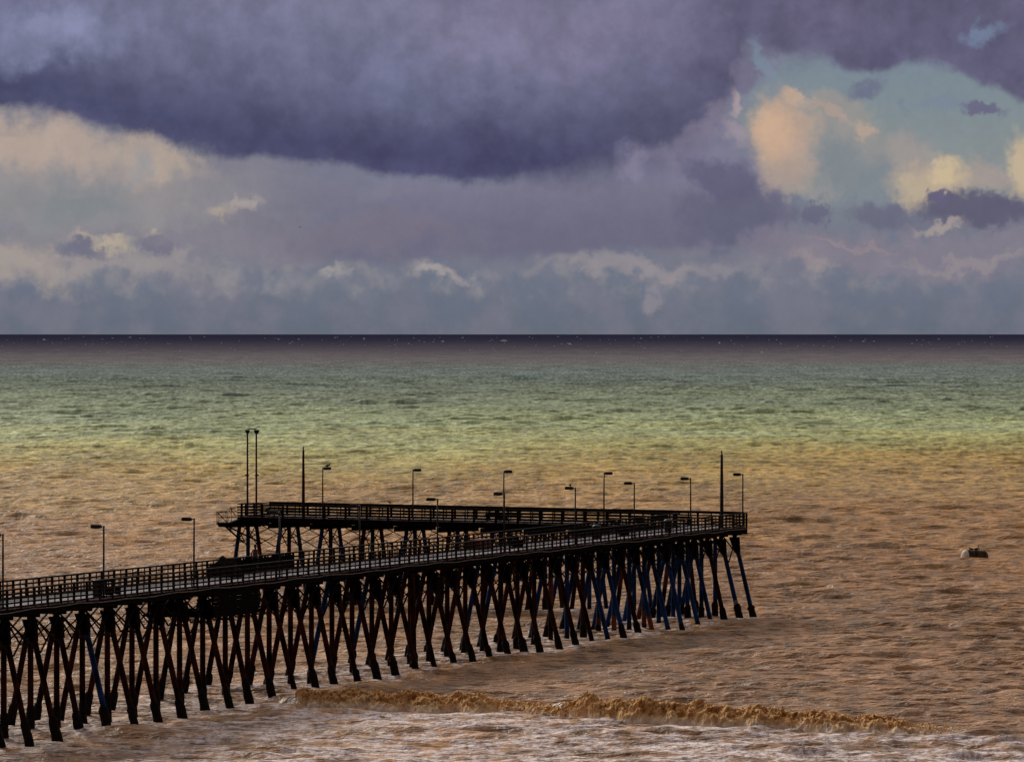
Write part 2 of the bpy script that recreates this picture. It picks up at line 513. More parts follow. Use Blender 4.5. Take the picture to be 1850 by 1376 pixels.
def b2(x, c, lab, fl=0): put_bench(P2(sx(P2,x,c),c,DZ), a2+fl, lab)
b1(205, 1.2, 'low dark bench just right of the black bin by the second lamp post')
b1(935, 2.6, 'dark bench on the walkway right of the red box, by the in-line lamp posts')
b2(1190, .7, 'dark bench against the outer railing left of the thick mast', math.pi)
b2(1232, .7, 'dark bench against the outer railing just below the lamp left of the thick mast', math.pi)
b2(925, .7, 'dark bench against the outer railing right of the in-line lamp posts', math.pi)
b2(893, .7, 'dark bench against the outer railing left of the in-line lamp posts', math.pi)
b2(496, .7, 'dark bench at the left end of the seaward arm below the outer railing', math.pi)
b1(1128, 2.6, 'dark bench on the walkway between the two lamp posts right of the bird')

def bin_(p, label):
    r = empty('litter_bin'); r.location = p; tag(r, label, 'litter bin', 'litter bins on the pier')
    mb = MB(); mb.tube([(0,0,0),(0,0,.5),(0,0,.85)], [.26,.29,.30], 14); build_local(mb, 'drum', M['bin'], r, False)
    mb = MB(); mb.tube([(0,0,.851),(0,0,.93),(0,0,1.0),(0,0,1.02)], [.32,.31,.2,.05], 14); build_local(mb, 'lid', M['bin'], r, False)
    return r
bin_(P1(sx(P1,176,.6),.6,DZ), 'black litter bin at the foot of the second lamp post from the left edge')
bin_(P1(sx(P1,1207,1.4),1.4,DZ), 'black litter bin on the walkway left of the lamp nearest the thick mast')
bin_(P1(sx(P1,1078,2.6),2.6,DZ), 'black litter bin on the walkway between the bird lamp and the next one')

# red box
s = sx(P1, 868, W1-.7); r = empty('storage_box', P1(s,W1-.7,DZ)); tag(r, 'low rust-red storage box on the walkway left of the in-line lamp posts', 'storage box')
mb = MB(); mb.box(P1(s,W1-.7,DZ+.33), d1*1.6, n1*.35, Vector((0,0,.28))); mb.build('box', M['redbox'], r)
mb = MB(); mb.box(P1(s,W1-.7,DZ+.65), d1*1.66, n1*.39, Vector((0,0,.035))); mb.build('lid', M['redbox'], r)
for q in (-1.3,1.3):
    mb = MB(); mb.box(P1(s+q,W1-.7,DZ+.025), d1*.08, n1*.32, Vector((0,0,.025))); mb.build('skid', M['timber'], r)

# heap of nets, a bumpy mound
def heap(p, rx, ry, h, name, m):
    bm = bmesh.new(); bmesh.ops.create_icosphere(bm, subdivisions=4, radius=1)
    for v in bm.verts:
        n = mn.fractal(v.co*2.2, 1.0, 2.0, 4)*.28
        k = 1+n
        v.co = Vector((v.co.x*rx*k, v.co.y*ry*k, max(0, v.co.z*k)*h))
    me = bpy.data.meshes.new(name); bm.to_mesh(me); bm.free(); me.materials.append(m)
    o = bpy.data.objects.new(name, me); o.location = p; COL.objects.link(o); return o
o = heap(P1(sx(P1,406,W1-.8),W1-.8,DZ), 1.0, .6, 1.15, 'net_heap', M['net'])
tag(o, 'dark mound of heaped nets standing above the railing left of the windbreak', 'net heap')
for k, (du, hh) in enumerate(((-.9,.35),(.3,1.5))):
    pass

# ------------------------------------------------------------------ person
def person(p, rz, scale, label):
    V = []; E = []; R = []
    def v(x,y,z,r):
        V.append((x,y,z)); R.append(r); return len(V)-1
    def ch(*ix):
        for a,b in zip(ix[:-1], ix[1:]): E.append((a,b))
    pel = v(0,0,.95,.125)
    wa = v(0,.01,1.08,.115); chst = v(0,.01,1.27,.145); sh = v(0,.01,1.42,.10); nk = v(0,.0,1.50,.052); hd0 = v(0,-.01,1.585,.078); hd1 = v(0,-.01,1.67,.088); hd2 = v(0,0,1.74,.055)
    ch(pel,wa,chst,sh,nk,hd0,hd1,hd2)
    for sg in (-1,1):
        hp = v(sg*.09,0,.88,.095); kn = v(sg*.11,-.02,.50,.062); an = v(sg*.12,.01,.09,.042); to = v(sg*.13,-.16,.03,.032)
        ch(pel,hp,kn,an,to)
        s1 = v(sg*.17,.01,1.40,.058); el = v(sg*.25,.05,1.12,.042); wr = v(sg*.15,-.17,1.02,.030); pm = v(sg*.10,-.23,1.02,.032)
        ch(sh,s1,el,wr,pm)
        for i,(dy,L) in enumerate(((-.022,.075),(-.008,.085),(.008,.08),(.022,.065))):
            f1 = v(sg*.085,-.27,1.02+dy,.0095); f2 = v(sg*.06,-.27-L*.45,1.015+dy,.009); f3 = v(sg*.03,-.265-L*.5,1.01+dy,.008); ch(pm,f1,f2,f3)
        t1 = v(sg*.10,-.24,1.055,.010); t2 = v(sg*.08,-.28,1.075,.009); ch(pm,t1,t2)
    me = bpy.data.meshes.new('person'); me.from_pydata(V, E, [])
    o = bpy.data.objects.new('person', me); COL.objects.link(o)
    md = o.modifiers.new('Skin','SKIN'); md.use_smooth_shade = True
    for i, sv in enumerate(me.skin_vertices[0].data):
        sv.radius = (R[i]*(1.25 if 0 <= i <= 3 else 1), R[i]*(.8 if i <= 3 else 1)); sv.use_root = (i == 0)
    sb_ = o.modifiers.new('Subdivision','SUBSURF'); sb_.levels = 1; sb_.render_levels = 2
    me.materials.append(M['skin'])
    o.location = p; o.rotation_euler = (0,0,rz); o.scale = (scale,)*3
    tag(o, label, 'person')
    # hair, shorts
    bm = bmesh.new(); bmesh.ops.create_uvsphere(bm, u_segments=16, v_segments=10, radius=.1)
    for w in list(bm.verts):
        if w.co.z < -.03 and w.co.y < .03: w.co.y = max(w.co.y, -.02)
        w.co = Vector((w.co.x*.95, w.co.y*1.08+.015, w.co.z*1.0+1.70))
    hm = bpy.data.meshes.new('hair'); bm.to_mesh(hm); bm.free(); hm.materials.append(M['hair'])
    h = bpy.data.objects.new('hair', hm); COL.objects.link(h); h.parent = o
    mb = MB(); mb.tube([(0,0,1.03),(0,0,.96),(0,0,.86)], [.165,.18,.19], 14)
    for sg in (-1,1): mb.tube([(sg*.085,0,.90),(sg*.105,-.012,.56)], [.115,.10], 12)
    build_local(mb, 'shorts', M['shorts'], o, True)
    # face: nose, ears
    mb = MB(); mb.box((0,-.105,1.645), (.012,0,0), (0,.018,0), (0,0,.022))
    for sg in (-1,1): mb.box((sg*.09,0,1.645), (.008,0,0), (0,.02,0), (0,0,.03)); mb.box((sg*.034,-.088,1.672), (.012,0,0), (0,.01,0), (0,0,.006))
    mb.box((0,-.092,1.60), (.025,0,0), (0,.008,0), (0,0,.006))
    build_local(mb, 'face', M['skin'], o)
    return o
c = W1-.55
person(P1(sx(P1,461,c),c,DZ), .15, 1.0, 'bare-chested person standing on the walkway, seen above the windbreak railing')

# ------------------------------------------------------------------ birds
def bird_mesh(name, wings=0.0, m=None, long_neck=False):
    bm = bmesh.new()
    bmesh.ops.create_uvsphere(bm, u_segments=14, v_segments=9, radius=1)
    for v in bm.verts:
        x = v.co.x; t = 1 - .35*max(0,x) - .5*max(0,-x)**2
        v.co = Vector((x*.20, v.co.y*.085*t, v.co.z*.09*t + .13 - .04*max(0,-x) + (.03*x if x > 0 else .02*x)))
    def sph(c, r, s=(1,1,1)):
        g = bmesh.ops.create_uvsphere(bm, u_segments=10, v_segments=7, radius=r)
        for v in g['verts']: v.co = Vector((v.co.x*s[0]+c[0], v.co.y*s[1]+c[1], v.co.z*s[2]+c[2]))
    if long_neck:
        for i in range(6): sph((.15+.02*math.sin(i*.8), 0, .19+i*.045), .045-.003*i)
        sph((.19,0,.44), .042); sph((.26,0,.445), .012, (5,1,1))
    else:
        sph((.15,0,.19), .06); sph((.18,0,.235), .048); sph((.24,0,.23), .010, (4,1,1))
    sph((-.24,0,.10), .05, (2.4,.8,.3))
    if wings:
        for sg in (-1,1):
            vs = []
            prof = [(0,.09,-.08,.02),(.25,.12,-.06,.10),(.5,.08,-.07,.10),(.72,-.02,-.10,.04)]
            top = [[bm.verts.new((a, sg*(y+.03), .15+z)), bm.verts.new((b, sg*(y+.03), .15+z)), bm.verts.new((a-.02, sg*(y+.03), .13+z)), bm.verts.new((b, sg*(y+.03), .14+z))] for (y,a,b,z) in prof]
            for p, q in zip(top[:-1], top[1:]):
                bm.faces.new((p[0],q[0],q[1],p[1])); bm.faces.new((p[2],p[3],q[3],q[2])); bm.faces.new((p[0],p[2],q[2],q[0])); bm.faces.new((p[1],q[1],q[3],p[3]))
            bm.faces.new(top[-1][:2]+[top[-1][3],top[-1][2]])
    else:
        for sg in (-1,1):
            sph((-.03, sg*.07, .14), .07, (2.2,.35,.75))
            g = bmesh.ops.create_cone(bm, segments=6, radius1=.008, radius2=.008, depth=.09, cap_ends=True)
            for v in g['verts']: v.co += Vector((.01, sg*.03, .035))
    me = bpy.data.meshes.new(name); bm.to_mesh(me); bm.free(); me.materials.append(m)
    for p in me.polygons: p.use_smooth = True
    return me
def bird(p, rz, me, name, label, cat, sc=1.0, tilt=0):
    o = bpy.data.objects.new(name, me); COL.objects.link(o); o.location = p; o.rotation_euler = (0,tilt,rz); o.scale = (sc,)*3
    tag(o, label, cat); return o
gull = bird_mesh('gull', 0, M['bird']); corm = bird_mesh('cormorant', 0, M['bird'], True); fly = bird_mesh('flying_gull', 1, M['gull'])
L = ppos[-583]; hv = Vector((math.cos(ang_arm), math.sin(ang_arm), 0))
bird(L.location+hv*.5+Vector((0,0,4.09)), .3, gull, 'gull', 'dark gull perched on the lamp head right of the red-brown mast', 'gull', 1.0)
L = ppos[1039]; hv = Vector((math.cos(ang_main), math.sin(ang_main), 0))
bird(L.location+hv*.35+Vector((0,0,4.09)), 1.4, gull, 'gull', 'small bird standing on the walkway lamp right of the in-line lamps', 'gull', .75)
c = .06; bird(P2(sx(P2,704,c),c,DZ+1.15), 2.8, gull, 'gull', 'small bird on the outer railing left of the second arm lamp post', 'gull', .7)
bird(Vector(((542-925)/F*600, 600, H+(603-411)/F*600)), .6, fly, 'gull', 'small dark bird flying against the grey cloud at left', 'gull', .35)
bird(Vector(((1587-925)/F*700, 700, H+(603-501)/F*700)), 1.9, fly, 'gull', 'tiny bird flying low above the horizon at right', 'gull', .3)
bird(Vector(((831-925)/F*640, 640, H-(831-603)/F*640)), .2, fly, 'gull', 'tiny bird flying over the yellow-green water above the pier', 'gull', .35)

# ------------------------------------------------------------------ buoy
By = 11000*22/(1014-603); Bx = (1762-925)/F*By
bo = empty('mooring_buoy', (Bx,By,0), .35)
tag(bo, 'rusty drum-shaped mooring buoy with a cream end floating right of the pier', 'buoy')
mb = MB()
xs_ = [(-1.22,.60),(-1.12,.66),(-.99,.70),(-.97,.73),(-.8,.73),(-.78,.70),(0,.70),(.02,.73),(.1,.73),(.12,.70),(.85,.70),(1.0,.67),(1.15,.55)]
mb.tube([(x,0,.36) for x,_ in xs_], [r for _,r in xs_], 24); ob = build_local(mb, 'drum', M['buoy'], bo, False)
mb = MB(); mb.tube([(-1.38,0,.36),(-1.36,0,.36),(-1.28,0,.36),(-1.2,0,.36),(-.98,0,.36)], [.2,.42,.56,.67,.742], 24)
mb.v = [(x,y,z) for x,y,z in mb.v]
build_local(mb, 'drum_end', M['buoyend'], bo, True)
mb = MB(); mb.tube([(.0,0,1.05),(.0,0,1.22),(.12,0,1.27),(.24,0,1.22),(.24,0,1.05)], .035, 8)
mb.tube([(-.75,-.05,1.08),(.45,-.05,1.17)], .03, 6)
build_local(mb, 'mooring_ring', M['lamp'], bo)
bo.rotation_euler = (0,.03,.35); bo.location.z = .03
ca, sa_ = math.cos(.35), math.sin(.35)
bird(Vector((Bx-.42*ca, By-.42*sa_, 1.10)), 3.0, gull, 'cormorant', 'smaller dark bird crouching on the buoy, nearer its cream end', 'cormorant', 1.0)
bird(Vector((Bx+.12*ca, By+.12*sa_-.12, 1.08)), .1, corm, 'cormorant', 'larger dark bird standing upright in the middle of the buoy', 'cormorant', 1.1)

# ------------------------------------------------------------------ numpy noise
_perm = rng.integers(0, 2**31, 4096)
def vnoise(x, y, seed=0):
    xi = np.floor(x).astype(np.int64); yi = np.floor(y).astype(np.int64)
    fx = x-xi; fy = y-yi
    fx = fx*fx*(3-2*fx); fy = fy*fy*(3-2*fy)
    def hsh(a, b):
        h = (a*73856093) ^ (b*19349663) ^ (seed*83492791)
        return (_perm[h & 4095] % 65536)/65535.0
    a = hsh(xi,yi); b = hsh(xi+1,yi); c = hsh(xi,yi+1); d = hsh(xi+1,yi+1)
    return (a*(1-fx)+b*fx)*(1-fy) + (c*(1-fx)+d*fx)*fy
def fbm(x, y, o=4, seed=0):
    s = 0; a = .5; t = 0
    for i in range(o):
        s = s + a*vnoise(x, y, seed+i); t += a; a *= .55; x = x*2.03+17.1; y = y*2.03+5.3
    return s/t
def sstep(a, b, x):
    t = np.clip((x-a)/(b-a), 0, 1); return t*t*(3-2*t)

# ------------------------------------------------------------------ breaker line (shared by sea and foam)
def wxy(x, y):
    Y = F*H/(y-603); return ((x-925)/F*Y, Y)
bl = [wxy(x,y) for x,y in ((300,1262),(450,1266),(540,1272),(700,1279),(860,1283),(950,1288),(1030,1295),(1180,1301),(1400,1311),(1600,1318),(1750,1322),(1900,1328),(2100,1332))]
BLX = np.array([p[0] for p in bl]); BLY = np.array([p[1] for p in bl])
def bx_of(px): return wxy(px, np.interp(px, [300,540,1030,1400,1750], [1268,1282,1306,1322,1332]))[0]
HX = [bx_of(q) for q in (470,540,700,860,960,1030,1060,1200,1400,1600,1700,1800)]
HV = [0,.80,.90,.88,.62,.74,1.10,1.04,.86,.66,.25,0]
def crestY(X): return np.interp(X, BLX, BLY) + .35*np.sin(X*.55) + .25*np.sin(X*1.3+1)
def crestH(X): return np.interp(X, HX, HV, left=0, right=0)*(1+.10*np.sin(X*1.9)+.07*np.sin(X*4.1+2))

# ------------------------------------------------------------------ sea
tx_in = np.linspace(-.100, .100, 641)
tx_out = .100 + np.cumsum(.0006*1.25**np.arange(32)); tx_out = tx_out[tx_out < 2.5]
tx = np.concatenate([-tx_out[::-1], tx_in, tx_out])
rows = list(np.arange(120, 296, 4.0)); y = 300.0
while y < 3000: rows.append(y); y += max(.26, y*.0007)
while y < 20000: rows.append(y); y += y*.0017
while y < 260000: rows.append(y); y += y*.02
rows = np.array(rows)
TX, YY = np.meshgrid(tx, rows)
XX = TX*YY
nr, nc = XX.shape
spc = np.maximum(np.gradient(rows)[:,None]*np.ones((1,nc)), np.abs(np.gradient(tx))[None,:]*YY*1.0)
Hh = np.zeros_like(XX)
NW = 120
lam = np.exp(rng.uniform(np.log(.9), np.log(30), NW))
th = rng.normal(0, .42, NW) + (-math.pi/2 + .10)
th = np.where(lam < 9, rng.normal(0,.42,NW)-math.pi/2+.1, th)
th = np.where(lam > 12, rng.normal(0,.16,NW)-math.pi/2+.10, th)
ph = rng.uniform(0, 2*math.pi, NW)
slope = np.where(lam < 3.2, .043, np.where(lam < 9, .024, .015))
for i in range(NW):
    k = 2*math.pi/lam[i]; A = slope[i]*lam[i]/(2*math.pi)
    msk = sstep(2.2, 4.5, lam[i]/spc)
    r_ok = np.where(msk.max(axis=1) > 0)[0]
    if len(r_ok) == 0: continue
    a, b = r_ok[0], r_ok[-1]+1
    q = np.sin(k*(math.cos(th[i])*XX[a:b]+math.sin(th[i])*YY[a:b])+ph[i])
    Hh[a:b] += A*(q + .25*q*q)*msk[a:b]
# gust patches change the roughness of the surface
gp = .65 + .7*fbm(XX/45, YY/120, 3, 5)
Hh *= gp
# sheltered, smaller chop close in
Hh *= (.80+.20*sstep(320, 520, YY))*(1+1.3*sstep(700, 1800, YY))
# a slight trough where the shore break draws the water down
Hh -= .30*(1-sstep(338, 392, YY)) + .20*(1-sstep(322, 362, YY))
# breaker
nearm = YY < 420
cy = crestY(XX); chh = crestH(XX)
dY = YY-cy
front = np.exp(-(np.clip(-dY,0,None)/.75)**2); back = np.exp(-(np.clip(dY,0,None)/3.2)**2)
Hh += np.where(dY < 0, front, back)*chh*.80
# a lower swell behind it and one to the left under the pier
for (xa, xb, yy, hh, wd) in ((-60,360,1238,.55,2.2), (500,1500,1232,.12,2.6), (1250,2000,1262,.24,2.4), (-100,330,1352,.16,1.5), (900,2000,1180,.12,3.0), (1400,2100,1110,.12,3.5)):
    X0, Y0 = wxy(xa,yy); X1, Y1 = wxy(xb,yy-(.02 if xa<500 else -.03)*(xb-xa))
    t = (XX-X0)/(X1-X0)
    yl = Y0+(Y1-Y0)*t + .5*np.sin(XX*.4+yy)
    env = sstep(-.05,.12,t)*(1-sstep(.8,1.05,t))
    dd_ = YY-yl
    Hh += hh*env*np.where(dd_<0, np.exp(-(dd_/(wd*.45))**2), np.exp(-(dd_/wd)**2))*nearm
# whitewater lumps in the wash
wash = (1-sstep(-2.5, 0, dY))*nearm
n1_ = fbm(XX*.9, YY*.35, 4, 40)
Hh += wash*(n1_-.5)*.16
# foam attribute
foam = np.zeros_like(XX)
sub = YY < 480
Xs, Ys = XX[sub], YY[sub]
streak = fbm(Xs*.22, Ys*.55, 5, 60); fine = fbm(Xs*1.1, Ys*.9, 4, 80)
dYs = Ys - crestY(Xs)
right = sstep(wxy(200,1320)[0], wxy(560,1300)[0], Xs)
w_ = (1-sstep(-5.0, -1.6, dYs))*(.35+.65*right)
f_ = w_*sstep(.42, .57, streak*.5+fine*.5)
f_ = np.maximum(f_, .9*np.exp(-((dYs+4.6)/2.2)**2)*sstep(.36,.54,fine)*(crestH(Xs) > .2))
f_ = np.maximum(f_, .75*(1-sstep(313,322,Ys))*sstep(.40,.58,streak*.5+fine*.5))
# thin foam left behind the piles and on swell tops
lf = (1-sstep(wxy(260,1230)[0], wxy(420,1230)[0], Xs))*np.exp(-((Ys-386)/2.2)**2)
f_ = np.maximum(f_, .25*lf*sstep(.45,.6,fine))
for (fx, fy) in PLACED:
    m_ = (np.abs(Xs-fx) < 1.6) & (np.abs(Ys-fy) < 3)
    if m_.any():
        d_ = np.hypot(Xs[m_]-fx, (Ys[m_]-fy)*.6)
        f_[m_] = np.maximum(f_[m_], .85*(1-sstep(.4,1.9,d_))*sstep(.36,.55,fine[m_]))
foam[sub] = f_
# scattered small whitecaps on the tops of the steeper waves
me = bpy.data.meshes.new('sea')
co = np.empty((nr*nc,3), dtype=np.float32); co[:,0] = XX.ravel(); co[:,1] = YY.ravel(); co[:,2] = Hh.ravel()
idx = np.arange(nr*nc, dtype=np.int32).reshape(nr,nc)
quads = np.stack([idx[:-1,:-1], idx[:-1,1:], idx[1:,1:], idx[1:,:-1]], axis=-1).reshape(-1,4)
me.vertices.add(nr*nc); me.vertices.foreach_set('co', co.ravel())
me.loops.add(quads.size); me.loops.foreach_set('vertex_index', quads.ravel())
me.polygons.add(len(quads)); me.polygons.foreach_set('loop_start', np.arange(0, quads.size, 4, dtype=np.int32))
me.polygons.foreach_set('use_smooth', np.ones(len(quads), dtype=bool))
me.update(calc_edges=True)
at = me.attributes.new('foam', 'FLOAT', 'POINT'); at.data.foreach_set('value', foam.ravel().astype(np.float32))
sea = bpy.data.objects.new('sea', me); COL.objects.link(sea); tag(sea, kind='structure')

class NT:
    def __init__(self, nt): self.nt = nt; self.N = nt.nodes; self.L = nt.links
    def _in(self, sock, v):
        if hasattr(v, 'is_output'): self.L.new(v, sock)
        else: sock.default_value = v
    def math(self, op, a, b=None, c=None, clamp=False):
        n = self.N.new('ShaderNodeMath'); n.operation = op; n.use_clamp = clamp
        self._in(n.inputs[0], a)
        if b is not None: self._in(n.inputs[1], b)
        if c is not None: self._in(n.inputs[2], c)
        return n.outputs[0]
    def vec(self, x, y, z=0.0):
        n = self.N.new('ShaderNodeCombineXYZ'); self._in(n.inputs[0], x); self._in(n.inputs[1], y); self._in(n.inputs[2], z); return n.outputs[0]
    def noise(self, v, scale, detail=4, rough=.5, dist=0.0, dim='2D'):
        n = self.N.new('ShaderNodeTexNoise'); n.noise_dimensions = dim; self._in(n.inputs['Vector'], v)
        n.inputs['Scale'].default_value = scale; n.inputs['Detail'].default_value = detail; n.inputs['Roughness'].default_value = rough
        n.inputs['Distortion'].default_value = dist
        return n.outputs['Fac']
    def ss(self, x, a, b, lo=0.0, hi=1.0):
        n = self.N.new('ShaderNodeMapRange'); n.interpolation_type = 'SMOOTHSTEP'; self._in(n.inputs['Value'], x)
        self._in(n.inputs['From Min'], a); self._in(n.inputs['From Max'], b); n.inputs['To Min'].default_value = lo; n.inputs['To Max'].default_value = hi
        return n.outputs[0]
    def mix(self, f, a, b, mode='MIX'):
        n = self.N.new('ShaderNodeMix'); n.data_type = 'RGBA'; n.blend_type = mode
        self._in(n.inputs[0], f); self._in(n.inputs[6], a); self._in(n.inputs[7], b); return n.outputs[2]
    def ramp(self, f, stops, interp='LINEAR'):
        n = self.N.new('ShaderNodeValToRGB'); cr = n.color_ramp; cr.interpolation = interp
        while len(cr.elements) < len(stops): cr.elements.new(.5)
        for e, (p, c) in zip(cr.elements, stops): e.position = p; e.color = c
        self._in(n.inputs[0], f); return n.outputs[0]

m = bpy.data.materials.new('sea_water'); m.use_nodes = True; me.materials.append(m)
g = NT(m.node_tree); b = g.N['Principled BSDF']
geo = g.N.new('ShaderNodeNewGeometry'); sp = g.N.new('ShaderNodeSeparateXYZ'); g.L.new(geo.outputs['Position'], sp.inputs[0])
X, Y, Z = sp.outputs
# distance offshore with a ragged plume edge
n_big = g.noise(g.vec(g.math('MULTIPLY',X,.006), g.math('MULTIPLY',Y,.0022)), 1.0, 4, .55)
Yw = g.math('MULTIPLY', Y, g.math('ADD', 1.0, g.math('MULTIPLY', g.math('SUBTRACT', n_big, .5), .38)))
n_sm = g.noise(g.vec(g.math('MULTIPLY',X,.022), g.math('MULTIPLY',Y,.009)), 1.0, 5, .6)
Yw = g.math('MULTIPLY', Yw, g.math('ADD', 1.0, g.math('MULTIPLY', g.math('SUBTRACT', n_sm, .5), .30)))
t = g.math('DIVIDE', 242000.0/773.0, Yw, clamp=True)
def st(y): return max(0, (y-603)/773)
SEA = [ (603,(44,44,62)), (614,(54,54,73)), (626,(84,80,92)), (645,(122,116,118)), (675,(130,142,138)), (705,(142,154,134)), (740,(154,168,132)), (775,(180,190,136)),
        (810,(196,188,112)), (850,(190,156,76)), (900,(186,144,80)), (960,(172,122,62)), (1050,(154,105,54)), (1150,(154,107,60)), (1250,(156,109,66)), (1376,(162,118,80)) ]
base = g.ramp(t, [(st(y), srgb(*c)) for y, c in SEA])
# sediment mottling at several world sizes; also paints ripple light and shade into base
mot1 = g.noise(g.vec(g.math('MULTIPLY',X,.6), g.math('MULTIPLY',Y,.14)), 1.0, 5, .6)
mot2 = g.noise(g.vec(g.math('MULTIPLY',X,.05), g.math('MULTIPLY',Y,.008)), 1.0, 5, .65)
mm = g.math('ADD', g.math('MULTIPLY', mot1, .5), g.math('MULTIPLY', mot2, .5))
vfar = g.ss(Y, 600, 1100)
v1 = g.ss(mot1, .34, .66, .70, 1.32)
v2 = g.ss(mot2, .34, .66, .84, 1.18)
val = g.math('MULTIPLY', v1, v2)
hs = g.N.new('ShaderNodeHueSaturation'); g._in(hs.inputs['Color'], base); g._in(hs.inputs['Value'], val)
base = hs.outputs[0]
att = g.N.new('ShaderNodeAttribute'); att.attribute_name = 'foam'
fn = g.noise(g.vec(g.math('MULTIPLY',X,2.6), g.math('MULTIPLY',Y,1.1)), 1.0, 6, .7)
ff = g.math('MULTIPLY', att.outputs['Fac'], g.ss(fn, .34, .60, .15, 1.1), clamp=True)
base = g.mix(ff, base, srgb(244,226,220))
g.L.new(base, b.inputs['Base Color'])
rgh = g.math('ADD', .50, g.math('MULTIPLY', ff, .4)); g.L.new(rgh, b.inputs['Roughness']); g.L.new(g.math('MULTIPLY', g.ss(Y, 350, 1500, .20, .10), g.ss(Y, 900, 2600, 1.0, 0.0)), b.inputs['Specular IOR Level'])
b.inputs['IOR'].default_value = 1.33
bn1 = g.noise(g.vec(g.math('MULTIPLY',X,.7), g.math('MULTIPLY',Y,1.1)), 1.0, 4, .6)
bn2 = g.noise(g.vec(g.math('MULTIPLY',X,.10), g.math('MULTIPLY',Y,.22)), 1.0, 5, .6)
bh = g.math('ADD', g.math('MULTIPLY', bn1, .46), g.math('MULTIPLY', bn2, .90))
bp = g.N.new('ShaderNodeBump'); bp.inputs['Strength'].default_value = 1.0; bp.inputs['Distance'].default_value = 1.0
g.L.new(bh, bp.inputs['Height']); g.L.new(bp.outputs[0], b.inputs['Normal'])

# ------------------------------------------------------------------ breaking foam (mesh roller)
def foam_material():
    m = bpy.data.materials.new('sediment_foam'); m.use_nodes = True
    q = NT(m.node_tree); b = q.N['Principled BSDF']
    geo = q.N.new('ShaderNodeNewGeometry'); sp = q.N.new('ShaderNodeSeparateXYZ'); q.L.new(geo.outputs['Position'], sp.inputs[0])
    x, y, z = sp.outputs
    n1 = q.noise(q.vec(q.math('MULTIPLY',x,2.2), q.math('MULTIPLY',y,1.2), q.math('MULTIPLY',z,.9)), 1.0, 6, .65, 0, '3D')
    n2 = q.noise(q.vec(x, y, z), 7.0, 4, .6, 0, '3D')
    toe = q.ss(z, .62, .02)
    f = q.math('ADD', q.math('MULTIPLY', toe, .55), q.math('ADD', q.math('MULTIPLY', n1, 1.5), q.math('MULTIPLY', n2, .5)))
    c = q.ramp(q.math('SUBTRACT', f, .60), [(0,srgb(128,80,36)), (.25,srgb(190,132,70)), (.5,srgb(222,172,110)), (.75,srgb(232,194,146)), (1,srgb(240,214,182))])
    q.L.new(c, b.inputs['Base Color']); b.inputs['Roughness'].default_value = .9; b.inputs['Specular IOR Level'].default_value = .08
    bp = q.N.new('ShaderNodeBump'); bp.inputs['Strength'].default_value = .4; bp.inputs['Distance'].default_value = .10
    q.L.new(q.math('ADD', n2, n1), bp.inputs['Height']); q.L.new(bp.outputs[0], b.inputs['Normal'])
    return m
foam_m = foam_material()
def roller(px0, px1, ns, ht, name, label):
    X0, X1 = bx_of(px0), bx_of(px1)
    nt_ = 30; V = []; Fc = []
    for i in range(ns):
        u = i/(ns-1); X_ = X0+(X1-X0)*u
        cy_ = float(crestY(X_)); h_ = float(crestH(X_))*ht
        end = min(1, u*9, (1-u)*9)**.6
        # lobes pushing the toe of the foam forward
        lobe = .55+.9*(mn.fractal(Vector((X_*.7, 3.1, 0)), 1, 2, 3)*.6+.5)
        for j in range(nt_):
            w = j/(nt_-1)
            if w < .25: yy = cy_ + (.25-w)*3.0*end; zz = h_*(1-(.25-w)*.6)
            else:
                q = (w-.25)/.75
                yy = cy_ - .15 - 2.5*q**1.1*lobe*end; zz = h_*(1-.55*q-.45*q**3) - .10*q
            P = Vector((X_, yy, zz))
            n_a = mn.fractal(Vector((X_*2.2, yy*1.2, zz*1.3)), 1.0, 2.1, 5)
            n_b = abs(mn.noise(Vector((X_*5.5, yy*3.0, zz*2.2))))
            k = math.sin(math.pi*min(1,w*1.02))**.5*end
            zz += (.13*n_a + .10*n_b)*k; yy -= (.42*n_a + .36*n_b)*k
            V.append((X_+.10*mn.noise(Vector((X_*4,yy*4,zz*4+9)))*k, yy, zz if w not in (0,1) else -.15))
    for i in range(ns-1):
        for j in range(nt_-1):
            a = i*nt_+j; Fc.append((a, a+1, a+nt_+1, a+nt_))
    # loose clots thrown off the lip
    mb = MB(); mb.v = V; mb.f = Fc; mb.m = [0]*len(Fc)
    ico = [(0,0,1),(.89,0,.45),(.28,.85,.45),(-.72,.53,.45),(-.72,-.53,.45),(.28,-.85,.45),(.72,.53,-.45),(-.28,.85,-.45),(-.89,0,-.45),(-.28,-.85,-.45),(.72,-.53,-.45),(0,0,-1)]
    icf = [(0,1,2),(0,2,3),(0,3,4),(0,4,5),(0,5,1),(1,6,2),(2,7,3),(3,8,4),(4,9,5),(5,10,1),(6,7,2),(7,8,3),(8,9,4),(9,10,5),(10,6,1),(11,7,6),(11,8,7),(11,9,8),(11,10,9),(11,6,10)]
    for q in range(int((X1-X0)*60)):
        X_ = random.uniform(X0,X1); h_ = float(crestH(X_))*ht; cy_ = float(crestY(X_)); w = random.random()
        c_ = Vector((X_, cy_ - w*2.6 + random.uniform(-.2,.35), max(.02, h_*(1-w**1.4)+random.uniform(-.05,.14))))
        r_ = random.uniform(.015,.055)
        mb._add([c_+Vector(p)*r_*random.uniform(.7,1.3) for p in ico], icf)
    o = mb.build(name, foam_m, None, True)
    return o
o = roller(528, 905, 1100, 1.12, 'breaking_foam', ''); tag(o, 'long ragged roll of tan foam breaking right of the pier piles', 'foam', kind='stuff')
o = roller(1015, 1765, 1800, 1.12, 'breaking_foam', ''); tag(o, 'taller tan foam falling from the wave toward the right edge', 'foam', kind='stuff')
